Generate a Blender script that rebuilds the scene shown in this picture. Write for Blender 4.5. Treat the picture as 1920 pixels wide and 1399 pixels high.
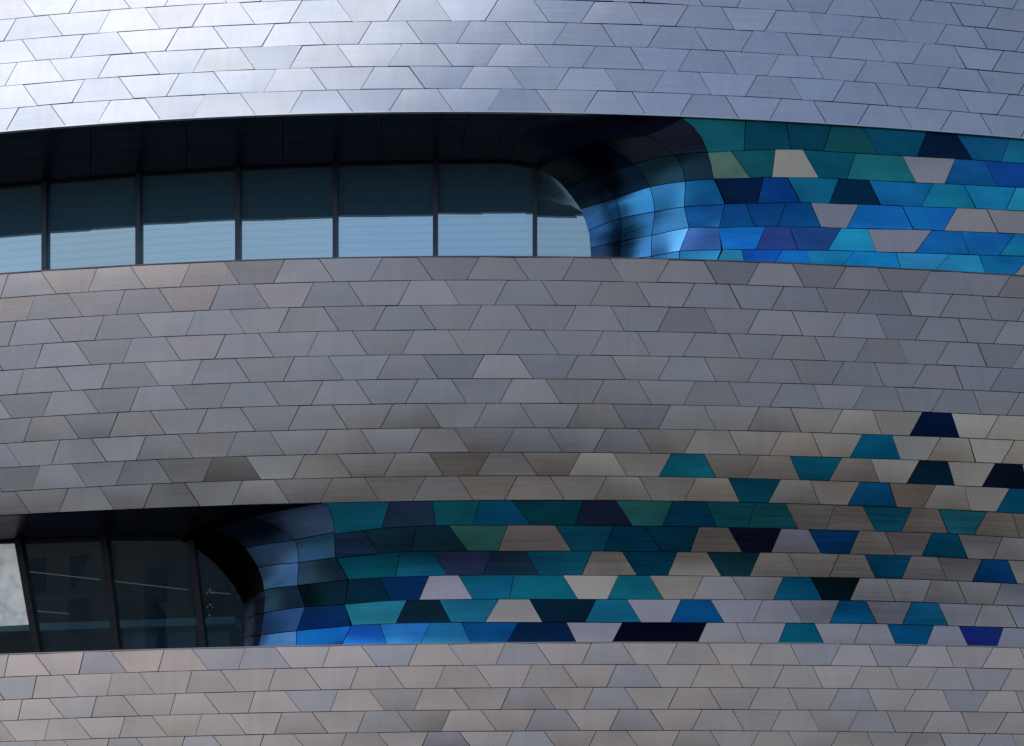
import bpy, math, random
import numpy as np
from mathutils import Vector

random.seed(7)
for o in list(bpy.data.objects):
    bpy.data.objects.remove(o, do_unlink=True)
SC = bpy.context.scene
COL = SC.collection

# ------------------------------------------------------------------ camera
D = 64.0                    # metres from the lens to the front of the facade
PITCH = math.radians(16.95)
FPX = 6690.0                # focal length in photograph pixels (1920 wide)
EYE = Vector((0.0, -D, 1.7))
cam_d = bpy.data.cameras.new("camera")
cam = bpy.data.objects.new("camera", cam_d)
COL.objects.link(cam)
cam.location = EYE
cam.rotation_euler = (math.pi / 2 + PITCH, 0, 0)
cam_d.sensor_width = 36.0
cam_d.lens = 36.0 * FPX / 1920.0
cam_d.clip_start = 0.5
cam_d.clip_end = 6000.0
SC.camera = cam

# ------------------------------------------------------------------ light
SUN_EL, SUN_AZ = 52.0, -42.0    # azimuth seen from the facade: 0 = straight back past the camera, negative = left
SKY_STRENGTH = 0.14
SUN_STRENGTH = 0.5
EXPOSURE = 0.0
world = bpy.data.worlds.new("World")
SC.world = world
world.use_nodes = True
nt = world.node_tree
nt.nodes.clear()
sky = nt.nodes.new("ShaderNodeTexSky")
sky.sky_type = 'NISHITA'
sky.sun_disc = False
sky.sun_elevation = math.radians(SUN_EL)
sky.sun_rotation = math.radians(180.0 - SUN_AZ)
sky.air_density = 1.0
sky.dust_density = 1.2
sky.ozone_density = 1.0
bg = nt.nodes.new("ShaderNodeBackground")
bg.inputs["Strength"].default_value = SKY_STRENGTH
wo = nt.nodes.new("ShaderNodeOutputWorld")
# thin broken cloud over the whole sky
tc = nt.nodes.new("ShaderNodeTexCoord")
cmap = nt.nodes.new("ShaderNodeMapping"); cmap.inputs["Scale"].default_value = (1.0, 1.0, 2.4)
cn = nt.nodes.new("ShaderNodeTexNoise")
cn.inputs["Scale"].default_value = 3.2; cn.inputs["Detail"].default_value = 6.0; cn.inputs["Roughness"].default_value = 0.55
cr = nt.nodes.new("ShaderNodeMapRange")
cr.inputs[1].default_value = 0.34; cr.inputs[2].default_value = 0.66
cr.inputs[3].default_value = 0.08; cr.inputs[4].default_value = 0.72
cmix = nt.nodes.new("ShaderNodeMixRGB")
cmix.inputs[2].default_value = (3.7, 3.75, 3.95, 1)
nt.links.new(tc.outputs["Generated"], cmap.inputs[0])
nt.links.new(cmap.outputs[0], cn.inputs["Vector"])
nt.links.new(cn.outputs[0], cr.inputs[0])
nt.links.new(cr.outputs[0], cmix.inputs[0])
nt.links.new(sky.outputs[0], cmix.inputs[1])
nt.links.new(cmix.outputs[0], bg.inputs[0])
nt.links.new(bg.outputs[0], wo.inputs[0])

sun_d = bpy.data.lights.new("sun", 'SUN')
sun_d.energy = SUN_STRENGTH
sun_d.angle = math.radians(46.0)
sun_d.color = (1.0, 0.95, 0.88)
sun = bpy.data.objects.new("sun", sun_d)
COL.objects.link(sun)
el, az = math.radians(SUN_EL), math.radians(SUN_AZ)
SUN_DIR = Vector((math.sin(az) * math.cos(el), -math.cos(az) * math.cos(el), math.sin(el)))
sun.rotation_euler = SUN_DIR.to_track_quat('Z', 'Y').to_euler()
sun.location = (-60, -120, 150)

vs = SC.view_settings
vs.view_transform = 'Standard'
vs.look = 'None'
vs.exposure = EXPOSURE
vs.gamma = 1.0
vs.use_curve_mapping = False

# ------------------------------------------------------------------ materials
def new_mat(name):
    m = bpy.data.materials.new(name)
    m.use_nodes = True
    t = m.node_tree
    p = t.nodes["Principled BSDF"]
    return m, t, p

def N(t, kind, **kw):
    n = t.nodes.new(kind)
    for k, v in kw.items():
        setattr(n, k, v)
    return n

def panel_material(name, rough, col_var, hue_var, streak, bump):
    """Brushed, coated metal sheet. Its tint comes from the object's own colour."""
    m, t, p = new_mat(name)
    L = t.links.new
    oi = N(t, "ShaderNodeObjectInfo")
    geo = N(t, "ShaderNodeNewGeometry")
    rnd = N(t, "ShaderNodeMath", operation='MULTIPLY'); rnd.inputs[1].default_value = 91.0
    L(oi.outputs["Random"], rnd.inputs[0])
    comb = N(t, "ShaderNodeCombineXYZ")
    L(rnd.outputs[0], comb.inputs[0]); L(rnd.outputs[0], comb.inputs[2])
    add = N(t, "ShaderNodeVectorMath", operation='ADD')
    L(geo.outputs["Position"], add.inputs[0]); L(comb.outputs[0], add.inputs[1])
    # horizontal brushing
    mp = N(t, "ShaderNodeMapping"); mp.inputs["Scale"].default_value = (0.7, 0.7, 26.0)
    L(add.outputs[0], mp.inputs[0])
    n1 = N(t, "ShaderNodeTexNoise"); n1.inputs["Scale"].default_value = 1.0
    n1.inputs["Detail"].default_value = 3.0
    L(mp.outputs[0], n1.inputs["Vector"])
    # soft cloudy mottling
    mp2 = N(t, "ShaderNodeMapping"); mp2.inputs["Scale"].default_value = (0.9, 0.9, 2.2)
    L(add.outputs[0], mp2.inputs[0])
    n2 = N(t, "ShaderNodeTexNoise"); n2.inputs["Scale"].default_value = 1.0
    n2.inputs["Detail"].default_value = 2.0
    L(mp2.outputs[0], n2.inputs["Vector"])
    r1 = N(t, "ShaderNodeMapRange"); r1.inputs[1].default_value = 0.25; r1.inputs[2].default_value = 0.75
    r1.inputs[3].default_value = 1.0 - streak; r1.inputs[4].default_value = 1.0 + streak
    L(n1.outputs[0], r1.inputs[0])
    r2 = N(t, "ShaderNodeMapRange"); r2.inputs[1].default_value = 0.25; r2.inputs[2].default_value = 0.75
    r2.inputs[3].default_value = 1.0 - col_var; r2.inputs[4].default_value = 1.0 + col_var
    L(n2.outputs[0], r2.inputs[0])
    mp3 = N(t, "ShaderNodeMapping"); mp3.inputs["Scale"].default_value = (7.0, 7.0, 0.35)
    L(geo.outputs["Position"], mp3.inputs[0])
    n3 = N(t, "ShaderNodeTexNoise"); n3.inputs["Scale"].default_value = 1.0; n3.inputs["Detail"].default_value = 3.0
    L(mp3.outputs[0], n3.inputs["Vector"])
    r5 = N(t, "ShaderNodeMapRange"); r5.inputs[1].default_value = 0.3; r5.inputs[2].default_value = 0.7
    r5.inputs[3].default_value = 0.965; r5.inputs[4].default_value = 1.03
    L(n3.outputs[0], r5.inputs[0])
    mul0 = N(t, "ShaderNodeMath", operation='MULTIPLY')
    L(r1.outputs[0], mul0.inputs[0]); L(r2.outputs[0], mul0.inputs[1])
    mul = N(t, "ShaderNodeMath", operation='MULTIPLY')
    L(mul0.outputs[0], mul.inputs[0]); L(r5.outputs[0], mul.inputs[1])
    hsv = N(t, "ShaderNodeHueSaturation")
    r3 = N(t, "ShaderNodeMapRange"); r3.inputs[1].default_value = 0.25; r3.inputs[2].default_value = 0.75
    r3.inputs[3].default_value = 0.5 - hue_var; r3.inputs[4].default_value = 0.5 + hue_var
    L(n2.outputs[1], r3.inputs[0])
    L(r3.outputs[0], hsv.inputs["Hue"])
    L(mul.outputs[0], hsv.inputs["Value"])
    L(oi.outputs["Color"], hsv.inputs["Color"])
    L(hsv.outputs[0], p.inputs["Base Color"])
    p.inputs["Metallic"].default_value = 1.0
    r4 = N(t, "ShaderNodeMapRange"); r4.inputs[1].default_value = 0.25; r4.inputs[2].default_value = 0.75
    r4.inputs[3].default_value = rough - 0.03; r4.inputs[4].default_value = rough + 0.04
    L(n1.outputs[0], r4.inputs[0])
    L(r4.outputs[0], p.inputs["Roughness"])
    b = N(t, "ShaderNodeBump"); b.inputs["Strength"].default_value = bump
    b.inputs["Distance"].default_value = 0.004
    L(n1.outputs[0], b.inputs["Height"])
    L(b.outputs[0], p.inputs["Normal"])
    return m

M_SILVER = panel_material("silver_brushed_metal", 0.26, 0.05, 0.006, 0.018, 0.05)
M_BLUE = panel_material("blue_anodised_metal", 0.27, 0.26, 0.02, 0.07, 0.06)

def simple(name, col, rough=0.5, metal=0.0, noise=0.15, scale=3.0, spec=0.5):
    m, t, p = new_mat(name)
    L = t.links.new
    geo = N(t, "ShaderNodeNewGeometry")
    n = N(t, "ShaderNodeTexNoise"); n.inputs["Scale"].default_value = scale
    n.inputs["Detail"].default_value = 4.0
    L(geo.outputs["Position"], n.inputs["Vector"])
    r = N(t, "ShaderNodeMapRange"); r.inputs[1].default_value = 0.3; r.inputs[2].default_value = 0.7
    r.inputs[3].default_value = 1 - noise; r.inputs[4].default_value = 1 + noise
    L(n.outputs[0], r.inputs[0])
    h = N(t, "ShaderNodeHueSaturation"); h.inputs["Color"].default_value = (*col, 1)
    L(r.outputs[0], h.inputs["Value"])
    L(h.outputs[0], p.inputs["Base Color"])
    p.inputs["Roughness"].default_value = rough
    p.inputs["Metallic"].default_value = metal
    p.inputs["Specular IOR Level"].default_value = spec
    return m

M_BACK = simple("joint_shadow_membrane", (0.012, 0.013, 0.016), 0.8, 0, spec=0.1)
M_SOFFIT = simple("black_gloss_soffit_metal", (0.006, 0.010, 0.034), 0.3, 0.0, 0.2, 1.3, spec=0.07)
M_FRAME = simple("blue_grey_mullion_aluminium", (0.055, 0.072, 0.105), 0.4, 0.5)
M_FRAME_DARK = simple("black_mullion_aluminium", (0.014, 0.015, 0.019), 0.5, 0.3)
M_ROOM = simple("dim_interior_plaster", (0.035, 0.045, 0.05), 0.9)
M_SLAT = simple("pale_blind_slat", (0.34, 0.42, 0.46), 0.7)
M_CONCRETE = simple("pale_concrete", (0.30, 0.29, 0.27), 0.85, 0, 0.15, 0.6)
M_COUNTER = simple("pale_blue_counter_laminate", (0.50, 0.78, 0.92), 0.5)
M_CABINET = simple("teal_grey_cabinet", (0.18, 0.36, 0.48), 0.6)

def glass(name, refl, trans, fac, rough=0.0, frit=0.0, haze=0.0):
    m = bpy.data.materials.new(name); m.use_nodes = True
    t = m.node_tree; t.nodes.clear()
    L = t.links.new
    out = N(t, "ShaderNodeOutputMaterial")
    mix = N(t, "ShaderNodeMixShader")
    gl = N(t, "ShaderNodeBsdfGlossy"); gl.inputs["Color"].default_value = (*refl, 1); gl.inputs["Roughness"].default_value = rough
    tr = N(t, "ShaderNodeBsdfTransparent"); tr.inputs["Color"].default_value = (*trans, 1)
    geo = N(t, "ShaderNodeNewGeometry")
    n = N(t, "ShaderNodeTexNoise"); n.inputs["Scale"].default_value = 0.8; n.inputs["Detail"].default_value = 1.0
    L(geo.outputs["Position"], n.inputs["Vector"])
    b = N(t, "ShaderNodeBump"); b.inputs["Strength"].default_value = 0.02; b.inputs["Distance"].default_value = 0.02
    L(n.outputs[0], b.inputs["Height"]); L(b.outputs[0], gl.inputs["Normal"])
    fr = N(t, "ShaderNodeLayerWeight"); fr.inputs["Blend"].default_value = 0.25
    ma = N(t, "ShaderNodeMath", operation='MULTIPLY_ADD'); ma.inputs[1].default_value = 0.4; ma.inputs[2].default_value = fac
    L(fr.outputs["Fresnel"], ma.inputs[0])
    L(ma.outputs[0], mix.inputs[0]); L(tr.outputs[0], mix.inputs[1]); L(gl.outputs[0], mix.inputs[2])
    sep = N(t, "ShaderNodeSeparateXYZ"); L(geo.outputs["Position"], sep.inputs[0])
    fr_ = N(t, "ShaderNodeMath", operation='FRACT')
    sc_ = N(t, "ShaderNodeMath", operation='MULTIPLY'); sc_.inputs[1].default_value = 1 / 0.165
    L(sep.outputs[2], sc_.inputs[0]); L(sc_.outputs[0], fr_.inputs[0])
    lt = N(t, "ShaderNodeMath", operation='LESS_THAN'); lt.inputs[1].default_value = 0.12
    L(fr_.outputs[0], lt.inputs[0])
    df = N(t, "ShaderNodeBsdfDiffuse"); df.inputs["Color"].default_value = (0.11, 0.30, 0.45, 1)  # bluish haze painted over the glass to lift its dark part
    mf = N(t, "ShaderNodeMath", operation='MULTIPLY_ADD'); mf.inputs[1].default_value = frit; mf.inputs[2].default_value = haze
    L(lt.outputs[0], mf.inputs[0])
    mix2 = N(t, "ShaderNodeMixShader")
    L(mf.outputs[0], mix2.inputs[0]); L(mix.outputs[0], mix2.inputs[1]); L(df.outputs[0], mix2.inputs[2])
    L(mix2.outputs[0], out.inputs[0])
    return m

M_GLASS = glass("solar_control_glass", (0.66, 0.92, 1.0), (0.55, 0.68, 0.70), 0.80, frit=0.08, haze=0.36)
M_GLASS_DARK = glass("dark_tinted_glass", (0.85, 0.95, 1.0), (0.62, 0.72, 0.74), 0.08, haze=0.05)

def emis(name, col, s):
    m, t, p = new_mat(name)
    p.inputs["Base Color"].default_value = (*col, 1)
    p.inputs["Emission Color"].default_value = (*col, 1)
    p.inputs["Emission Strength"].default_value = s
    return m
M_LAMP = emis("warm_lamp_glow", (1.0, 0.86, 0.7), 0.14)

# ------------------------------------------------------------------ geometry of the curved facade
R0 = 38.0                       # plan radius of the facade
AX, AY = 0.4, R0                # vertical axis of the curve

def ray(x, y):
    dx = (x - 960.0) / FPX
    dy = (699.5 - y) / FPX
    c, s = math.cos(PITCH), math.sin(PITCH)
    return (dx, c - s * dy, s + c * dy)

def z_of(y):                    # height of the facade front for a sight line at picture row y
    d = ray(960, y)
    t = D / d[1]
    return EYE.z + d[2] * t

def profile(anchor_y, anchor_b, table):
    """bulge (metres towards the street) as a function of height, from a table of lean-back angles"""
    ys = np.arange(-700, 2700, 5.0)
    zs = np.array([z_of(v) for v in ys])
    tl = np.interp(ys, [a for a, _ in table], [b for _, b in table])
    db = -np.tan(np.radians(tl))
    b = np.zeros(len(ys))
    for i in range(1, len(ys)):
        b[i] = b[i - 1] + 0.5 * (db[i] + db[i - 1]) * (zs[i] - zs[i - 1])
    b += anchor_b - np.interp(anchor_y, ys, b)
    zr, br = zs[::-1].copy(), b[::-1].copy()
    return lambda z: float(np.interp(z, zr, br))

B_TOP = profile(212, 0.0, [(-700, 28), (-250, 19), (-50, 14.5), (212, 9)])
B_MID = profile(482, 0.12, [(300, 6), (482, 4), (620, 0), (780, -3.5), (940, -5.5), (1250, -5.5)])
B_LOW = profile(1207, B_MID(z_of(1207)) + 0.45, [(1100, 4), (1207, 3), (1400, 1), (1700, -2), (2600, 0)])
_zt, _zb = z_of(212), z_of(500)
def B_REC(z):
    k = (_zt - z) / (_zt - _zb)
    return k * B_MID(_zb)

def hit(x, y, b, d=0.0):
    """point of the facade surface (set back by d) on the sight line through picture point x, y"""
    dx, dyy, dz = ray(x, y)
    t = (D + d) / dyy
    for _ in range(14):
        px, py, pz = EYE.x + dx * t, EYE.y + dyy * t, EYE.z + dz * t
        rx, ry = px - AX, py - AY
        r = math.hypot(rx, ry)
        g = r - (R0 + b(pz) - d)
        h = 0.002
        pz2 = pz + dz * h
        r2 = math.hypot(rx + dx * h, ry + dyy * h)
        g2 = r2 - (R0 + b(pz2) - d)
        sl = (g2 - g) / h
        st = g / sl
        t -= max(-4.0, min(4.0, st))
        if abs(st) < 1e-6:
            break
    return Vector((EYE.x + dx * t, EYE.y + dyy * t, EYE.z + dz * t))

def inward(p, dist):
    v = Vector((AX - p.x, AY - p.y, 0)).normalized()
    return p + v * dist

def curve(xs, ys, deg=3):
    c = np.polyfit(np.array(xs) / 1000.0, ys, deg)
    return lambda x: float(np.polyval(c, x / 1000.0))

# ------------------------------------------------------------------ object helpers
def tag(o, label=None, cat=None, group=None, kind=None):
    if label: o["label"] = label
    if cat: o["category"] = cat
    if group: o["group"] = group
    if kind: o["kind"] = kind
    return o

def mesh_obj(name, verts, faces, mat, parent=None, smooth=False, origin=None):
    me = bpy.data.meshes.new(name)
    if origin is None and verts:
        origin = sum((Vector(v) for v in verts), Vector()) / len(verts)
    origin = origin or Vector()
    me.from_pydata([tuple(Vector(v) - origin) for v in verts], [], faces)
    if smooth is True:
        me.polygons.foreach_set("use_smooth", [True] * len(me.polygons))
    elif smooth:
        me.polygons.foreach_set("use_smooth", [i < smooth for i in range(len(me.polygons))])
    me.update()
    me.materials.append(mat)
    o = bpy.data.objects.new(name, me)
    COL.objects.link(o)
    o.location = origin
    if parent:
        o.parent = parent
        base = Vector(parent.get("_org", (0, 0, 0)))
        o.location = origin - base
    return o

def root(name, loc=(0, 0, 0)):
    o = bpy.data.objects.new(name, None)
    COL.objects.link(o)
    o.location = loc
    o["_org"] = tuple(loc)
    return o

def keep_world(o, world_org):
    o["_org"] = tuple(world_org)

def sheet(name, P, nu, nv, mat, parent, thick, color, jitter=0.0, pillow=0.0, flip=False):
    """a thin solid sheet: P(u, v) gives the front surface, u to the right, v downwards"""
    pts = [[P(i / nu, j / nv) for i in range(nu + 1)] for j in range(nv + 1)]
    c = P(0.5, 0.5)
    e1 = (P(1, 0.5) - P(0, 0.5)); e2 = (P(0.5, 0) - P(0.5, 1))
    nrm = e1.cross(e2).normalized()
    if nrm.y > 0 and not flip:
        nrm = -nrm
    if flip:
        nrm = -nrm
    a = random.gauss(0, jitter); bb = random.gauss(0, jitter)
    w, h = e1.length, e2.length
    pil = pillow * random.choice((-0.6, 1, 1))
    for j in range(nv + 1):
        for i in range(nu + 1):
            u, v = i / nu, j / nv
            pts[j][i] = pts[j][i] + nrm * (a * (u - .5) * w + bb * (v - .5) * h + pil * 16 * u * (1 - u) * v * (1 - v))
    V, F = [], []
    for row in pts:
        V += row
    W = nu + 1
    for j in range(nv):
        for i in range(nu):
            F.append((j * W + i, (j + 1) * W + i, (j + 1) * W + i + 1, j * W + i + 1))
    nf = len(F)
    ring = [(0, i) for i in range(nu)] + [(j, nu) for j in range(nv)] + \
           [(nv, i) for i in range(nu, 0, -1)] + [(j, 0) for j in range(nv, 0, -1)]
    n0 = len(V)
    m = len(ring)
    for (j, i) in ring:
        V.append(pts[j][i].copy())
    for (j, i) in ring:
        V.append(pts[j][i] - nrm * thick)
    for k in range(m):
        k2 = (k + 1) % m
        F.append((n0 + k, n0 + k2, n0 + m + k2, n0 + m + k))
    o = mesh_obj(name, V, F, mat, parent, smooth=nf, origin=c)
    o.color = (*color, 1)
    return o

def lin(c):
    def f(v):
        v /= 255.0
        return v / 12.92 if v <= 0.04045 else ((v + 0.055) / 1.055) ** 2.4
    return tuple(f(v) for v in c)

ENV = 0.58                      # how bright the reflected street and sky are, as a share of white
def tint(c, k=1.0, bl=0.85):
    r, g, b = lin(c)
    r, g, b = r + 0.02 * b, g + 0.025 * b, b * bl
    return tuple(min(0.92, max(0.004, v * k / ENV)) for v in (r, g, b))

def vary(c, s):
    k = 1 + random.gauss(0, s)
    q = random.gauss(0, s * 0.35)
    return (min(.95, max(0, c[0] * k * (1 + q))), min(.95, max(0, c[1] * k)), min(.95, max(0, c[2] * k * (1 - q))))

GREY = (0.328, 0.301, 0.292)
WARM = (0.535, 0.428, 0.36)
LILAC = (0.37, 0.34, 0.36)

# ------------------------------------------------------------------ row lines of the cladding, measured
XA = [0, 350, 700, 1050, 1400, 1750, 1920]
TOP_LINES = [curve(XA, v) for v in (
    [37, 11, -4, 0, 16, 43, 60],
    [78, 52, 39, 43, 57, 82, 99],
    [120, 94, 82, 85.5, 98, 122.7, 139.5],
    [162.5, 136.5, 124.5, 127.5, 139.5, 163.8, 180],
    [204.5, 179, 167, 169.5, 180.5, 205, 220.5],
    [246.5, 221, 209, 212, 222, 245, 259])]
def shifted(f, dy):
    return lambda x: f(x) + dy
for k in range(1, 7):
    TOP_LINES.insert(0, shifted(TOP_LINES[0], -41.0))
N_EXTRA_TOP = 6
MID_LINES = [curve(XA, v) for v in (
    [514, 493.5, 483, 482.2, 491.5, 507.5, 518],
    [559.5, 537.5, 527, 526, 535, 549, 560],
    [604, 584.5, 572.7, 572.2, 581, 593, 604],
    [650, 630, 619.5, 619, 627.5, 638.5, 648],
    [695, 676, 665.5, 665, 673, 683, 692],
    [741.5, 722, 711.5, 710.2, 717.7, 728, 736.5],
    [786.4, 767.5, 757.5, 756.5, 763, 772, 781],
    [832, 814, 803.5, 802, 809, 818, 826.5],
    [877.5, 860, 849.5, 848, 854.3, 863, 871.5],
    [922.5, 906, 893.5, 892, 898.3, 908, 917],
    [966, 952, 939.6, 937.5, 943, 953.5, 963])]
LOW_LINES = [curve([0, 350, 700, 1250, 1570, 1920], v) for v in (
    [1228, 1216.4, 1209.5, 1205.3, 1207.3, 1215],
    [1270, 1258, 1250, 1245.8, 1248.5, 1254.7],
    [1313, 1300, 1292, 1289, 1291, 1295.8],
    [1352, 1340, 1333, 1330, 1332, 1336],
    [1391, 1380.5, 1373.5, 1370, 1371.5, 1377])]
for k in range(1, 8):
    LOW_LINES.append(shifted(LOW_LINES[4], 40.0 * k))

def lattice(seq0, i0, seq1, i1, i, extra=2):
    a = [p + (q - p) * (i - i0) / (i1 - i0) for p, q in zip(seq0, seq1)]
    for _ in range(extra):
        a.append(a[-1] + (a[-1] - a[-2]) * 0.97)
    while a[0] > X0 + 40:
        a.insert(0, a[0] - (a[1] - a[0]) * 0.985)
    return a

def build_rows(name_part, part, lines, rows, slashes, width, run_s, run_b, bfun, colour_of, dfun=None):
    """courses of alternating trapezoid panels between consecutive row lines"""
    G = 0.62                                   # half joint width in picture units (about 9 mm)
    for i in rows:
        T, Bm = lines[i], lines[i + 1]
        js = []
        for xs in slashes(i):
            js.append((xs, xs + run_s(xs), '/'))
            xb = xs + width(xs, i)
            js.append((xb, xb + run_b(xb, i), '\\'))
        for k in range(len(js) - 1):
            (a0, a1, ka), (b0, b1, kb) = js[k], js[k + 1]
            G = random.uniform(0.42, 0.80)
            def P(u, v, a0=a0, a1=a1, b0=b0, b1=b1, G=G):
                xl = a0 + (a1 - a0) * v + G
                xr = b0 + (b1 - b0) * v - G
                x = xl + (xr - xl) * u
                y0, y1 = T(x) + G, Bm(x) - G
                y = y0 + (y1 - y0) * v
                return hit(x, y, bfun, dfun(x, y) if dfun else 0.0)
            col, mat, nm = colour_of(i, (a0 + b0 + a1 + b1) / 4)
            sheet(nm, P, 3, 2, mat, part, 0.03, col, jitter=0.013, pillow=0.005)

def backing(name, T, Bm, x0, x1, bfun, dfun, parent, mat=M_BACK, n=60, m=10, off=0.055, thick=0.12):
    V, F = [], []
    for j in range(m + 1):
        xl = x0(j / m) if callable(x0) else x0
        for i in range(n + 1):
            x = xl + (x1 - xl) * i / n
            y = T(x) + (Bm(x) - T(x)) * j / m
            V.append(inward(hit(x, y, bfun, dfun(x, y) if dfun else 0.0), off))
    W = n + 1
    for j in range(m):
        for i in range(n):
            F.append((j * W + i, (j + 1) * W + i, (j + 1) * W + i + 1, j * W + i + 1))
    k = len(V)
    V += [inward(v, thick) for v in V[:k]]
    for j in range(m):
        for i in range(n):
            F.append((k + j * W + i, k + j * W + i + 1, k + (j + 1) * W + i + 1, k + (j + 1) * W + i))
    edge = [(j * W, (j + 1) * W) for j in range(m)] + [((j + 1) * W + n, j * W + n) for j in range(m)] + \
           [(i + 1, i) for i in range(n)] + [(m * W + i, m * W + i + 1) for i in range(n)]
    for a, b in edge:
        F.append((a, a + k, b + k, b))
    o = mesh_obj(name, V, F, mat, parent, smooth=True, origin=Vector((0, 0, 0)))
    o["_org"] = (0, 0, 0)
    return o

X0, X1 = -430, 2090

# ================================================================== setting
def ground_mat():
    m, t, p = new_mat("pale_stone_paving")
    L = t.links.new
    geo = N(t, "ShaderNodeNewGeometry")
    br = N(t, "ShaderNodeTexBrick")
    br.inputs["Scale"].default_value = 1.0
    br.inputs["Brick Width"].default_value = 1.2
    br.inputs["Row Height"].default_value = 0.6
    br.inputs["Mortar Size"].default_value = 0.008
    br.inputs["Color1"].default_value = (0.30, 0.265, 0.235, 1)
    br.inputs["Color2"].default_value = (0.25, 0.225, 0.205, 1)
    br.inputs["Mortar"].default_value = (0.12, 0.11, 0.10, 1)
    L(geo.outputs["Position"], br.inputs["Vector"])
    L(br.outputs[0], p.inputs["Base Color"])
    p.inputs["Roughness"].default_value = 0.8
    return m
g = mesh_obj("ground", [(-3000, -3000, 0), (3000, -3000, 0), (3000, 3000, 0), (-3000, 3000, 0)], [(0, 1, 2, 3)],
             ground_mat(), None, origin=Vector((0, 0, 0)))
tag(g, kind="structure", label="pale stone paved plaza in front of the metal clad building", cat="ground")

# ---- houses across the plaza, behind the camera (unseen; added to darken the metal's soft reflections)
def box_mesh(name, sx, sy, sz):
    me = bpy.data.meshes.new(name)
    V = [(x * sx / 2, y * sy / 2, z * sz) for z in (0, 1) for y in (-1, 1) for x in (-1, 1)]
    me.from_pydata(V, [], [(0, 2, 3, 1), (4, 5, 7, 6), (0, 1, 5, 4), (1, 3, 7, 5), (3, 2, 6, 7), (2, 0, 4, 6)])
    return me
def part_box(name, me, mat, parent, loc):
    if not me.materials: me.materials.append(mat)
    o = bpy.data.objects.new(name, me); COL.objects.link(o)
    o.parent = parent; o.location = loc
    return o
M_WIN = simple("dark_window_glass", (0.03, 0.04, 0.05), 0.08, 0, spec=0.7)
me_win = box_mesh("window", 1.5, 0.12, 2.0)
me_sill = box_mesh("sill", 1.8, 0.35, 0.12)
HOUSES = [(-128, 30, 31, (0.30, 0.17, 0.11), "brick red"), (-92, 40, 35, (0.30, 0.27, 0.23), "sandstone"), (-50, 42, 30, (0.20, 0.20, 0.21), "dark grey"),
          (-8, 40, 36, (0.32, 0.24, 0.17), "ochre"), (32, 38, 31, (0.22, 0.21, 0.21), "slate grey"), (72, 40, 37, (0.30, 0.19, 0.14), "russet"), (114, 42, 30, (0.27, 0.26, 0.25), "pale grey")]
for hx, hw, hh, hc, hn in HOUSES:
    R = root("added_house", (hx, -118, 0))
    tag(R, hn + " rendered block, added unseen, with rows of dark windows across the plaza", "building", "added blocks across the plaza")
    mt = simple("render_" + hn.replace(" ", "_"), hc, 0.9, 0, 0.2, 0.4)
    part_box("wall", box_mesh("wall", hw - 0.4, 16, hh), mt, R, (0, -8, 0))
    part_box("cornice", box_mesh("cornice", hw - 0.2, 17, 0.8), M_CONCRETE, R, (0, -8, hh + 0.01))
    nx, nz = int(hw / 3.6), int(hh / 4.2)
    for iz in range(nz):
        for ix in range(nx):
            x = (ix + .5) * (hw - 2) / nx - (hw - 2) / 2
            z = 1.4 + iz * (hh - 1.0) / nz
            w_ = part_box("window", me_win, M_WIN, R, (x, 0.02, z))
# ================================================================== the building
BLD = root("curved_building")
tag(BLD, "curved building clad in trapezoid silver panels with blue panels around its ribbon windows", "building")

# ---- upper cladding band
part_top = backing("upper_cladding", TOP_LINES[0], shifted(TOP_LINES[-1], -1.2), X0, X1, B_TOP, None, BLD, m=14)
A0 = [30.5, 207, 384, 567, 752, 935, 1115, 1290.6, 1456, 1619.6, 1775]
A4 = [35, 207, 385, 567, 755, 940, 1120.5, 1299, 1465, 1630, 1785]
Bq1 = [-18, 156, 334, 515, 697, 882, 1063, 1238.6, 1412, 1577, 1734, 1882]
Bq3 = [-16, 159, 335.7, 518, 702, 888, 1068, 1247, 1420, 1584, 1740.5, 1892]
def top_slashes(i):
    k = i - N_EXTRA_TOP
    return lattice(A0, 0, A4, 4, k) if k % 2 == 0 else lattice(Bq1, 1, Bq3, 3, k)
def top_w(x, i): return float(np.interp(x, [0, 200, 1190, 1300, 1465, 1630, 1785], [59, 65, 64.5, 61.5, 60, 56.5, 53]))
def top_s(x): return float(np.interp(x, [0, 500, 755, 1120, 1460], [-23.5, -24, -26, -26, -22]))
def top_b(x, i): return float(np.interp(x, [0, 633, 1000, 1185, 1800], [27, 29.5, 30, 25, 23.5]))
def top_col(i, x):
    return vary((0.425, 0.47, 0.55), 0.035), M_SILVER, "metal_panel"
build_rows("metal_panel", part_top, TOP_LINES, range(0, len(TOP_LINES) - 1), top_slashes, top_w, top_s, top_b, B_TOP, top_col)

# ---- middle cladding band
part_mid = backing("middle_cladding", shifted(MID_LINES[0], 1.2), shifted(MID_LINES[-1], -1.0), X0, X1, B_MID, None, BLD, m=12)
S1 = [16, 182, 357, 534, 718, 898.5, 1078, 1255, 1424, 1587, 1746, 1895]
S9 = [75.5, 235, 400, 571, 743, 918, 1089, 1259, 1424, 1578, 1724, 1866]
S2 = [66, 235, 412, 588.5, 770, 951, 1129, 1303, 1470, 1631.5, 1786, 1932]
S10 = [127.5, 287, 455, 623, 798, 970, 1138, 1306, 1463.5, 1613, 1755.5, 1893]
def mid_slashes(i):
    r = i + 1
    return lattice(S1, 1, S9, 9, r, 3) if r % 2 else lattice(S2, 2, S10, 10, r, 3)
def mid_w(x, i):
    a = np.interp(x, [0, 400, 1280, 1450, 1750, 1900], [61, 64, 65, 61, 57, 54])
    b = np.interp(x, [0, 400, 1280, 1450, 1750, 1900], [58, 60.5, 61, 56.5, 53, 50])
    return float(a + (b - a) * i / 8.0)
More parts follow.
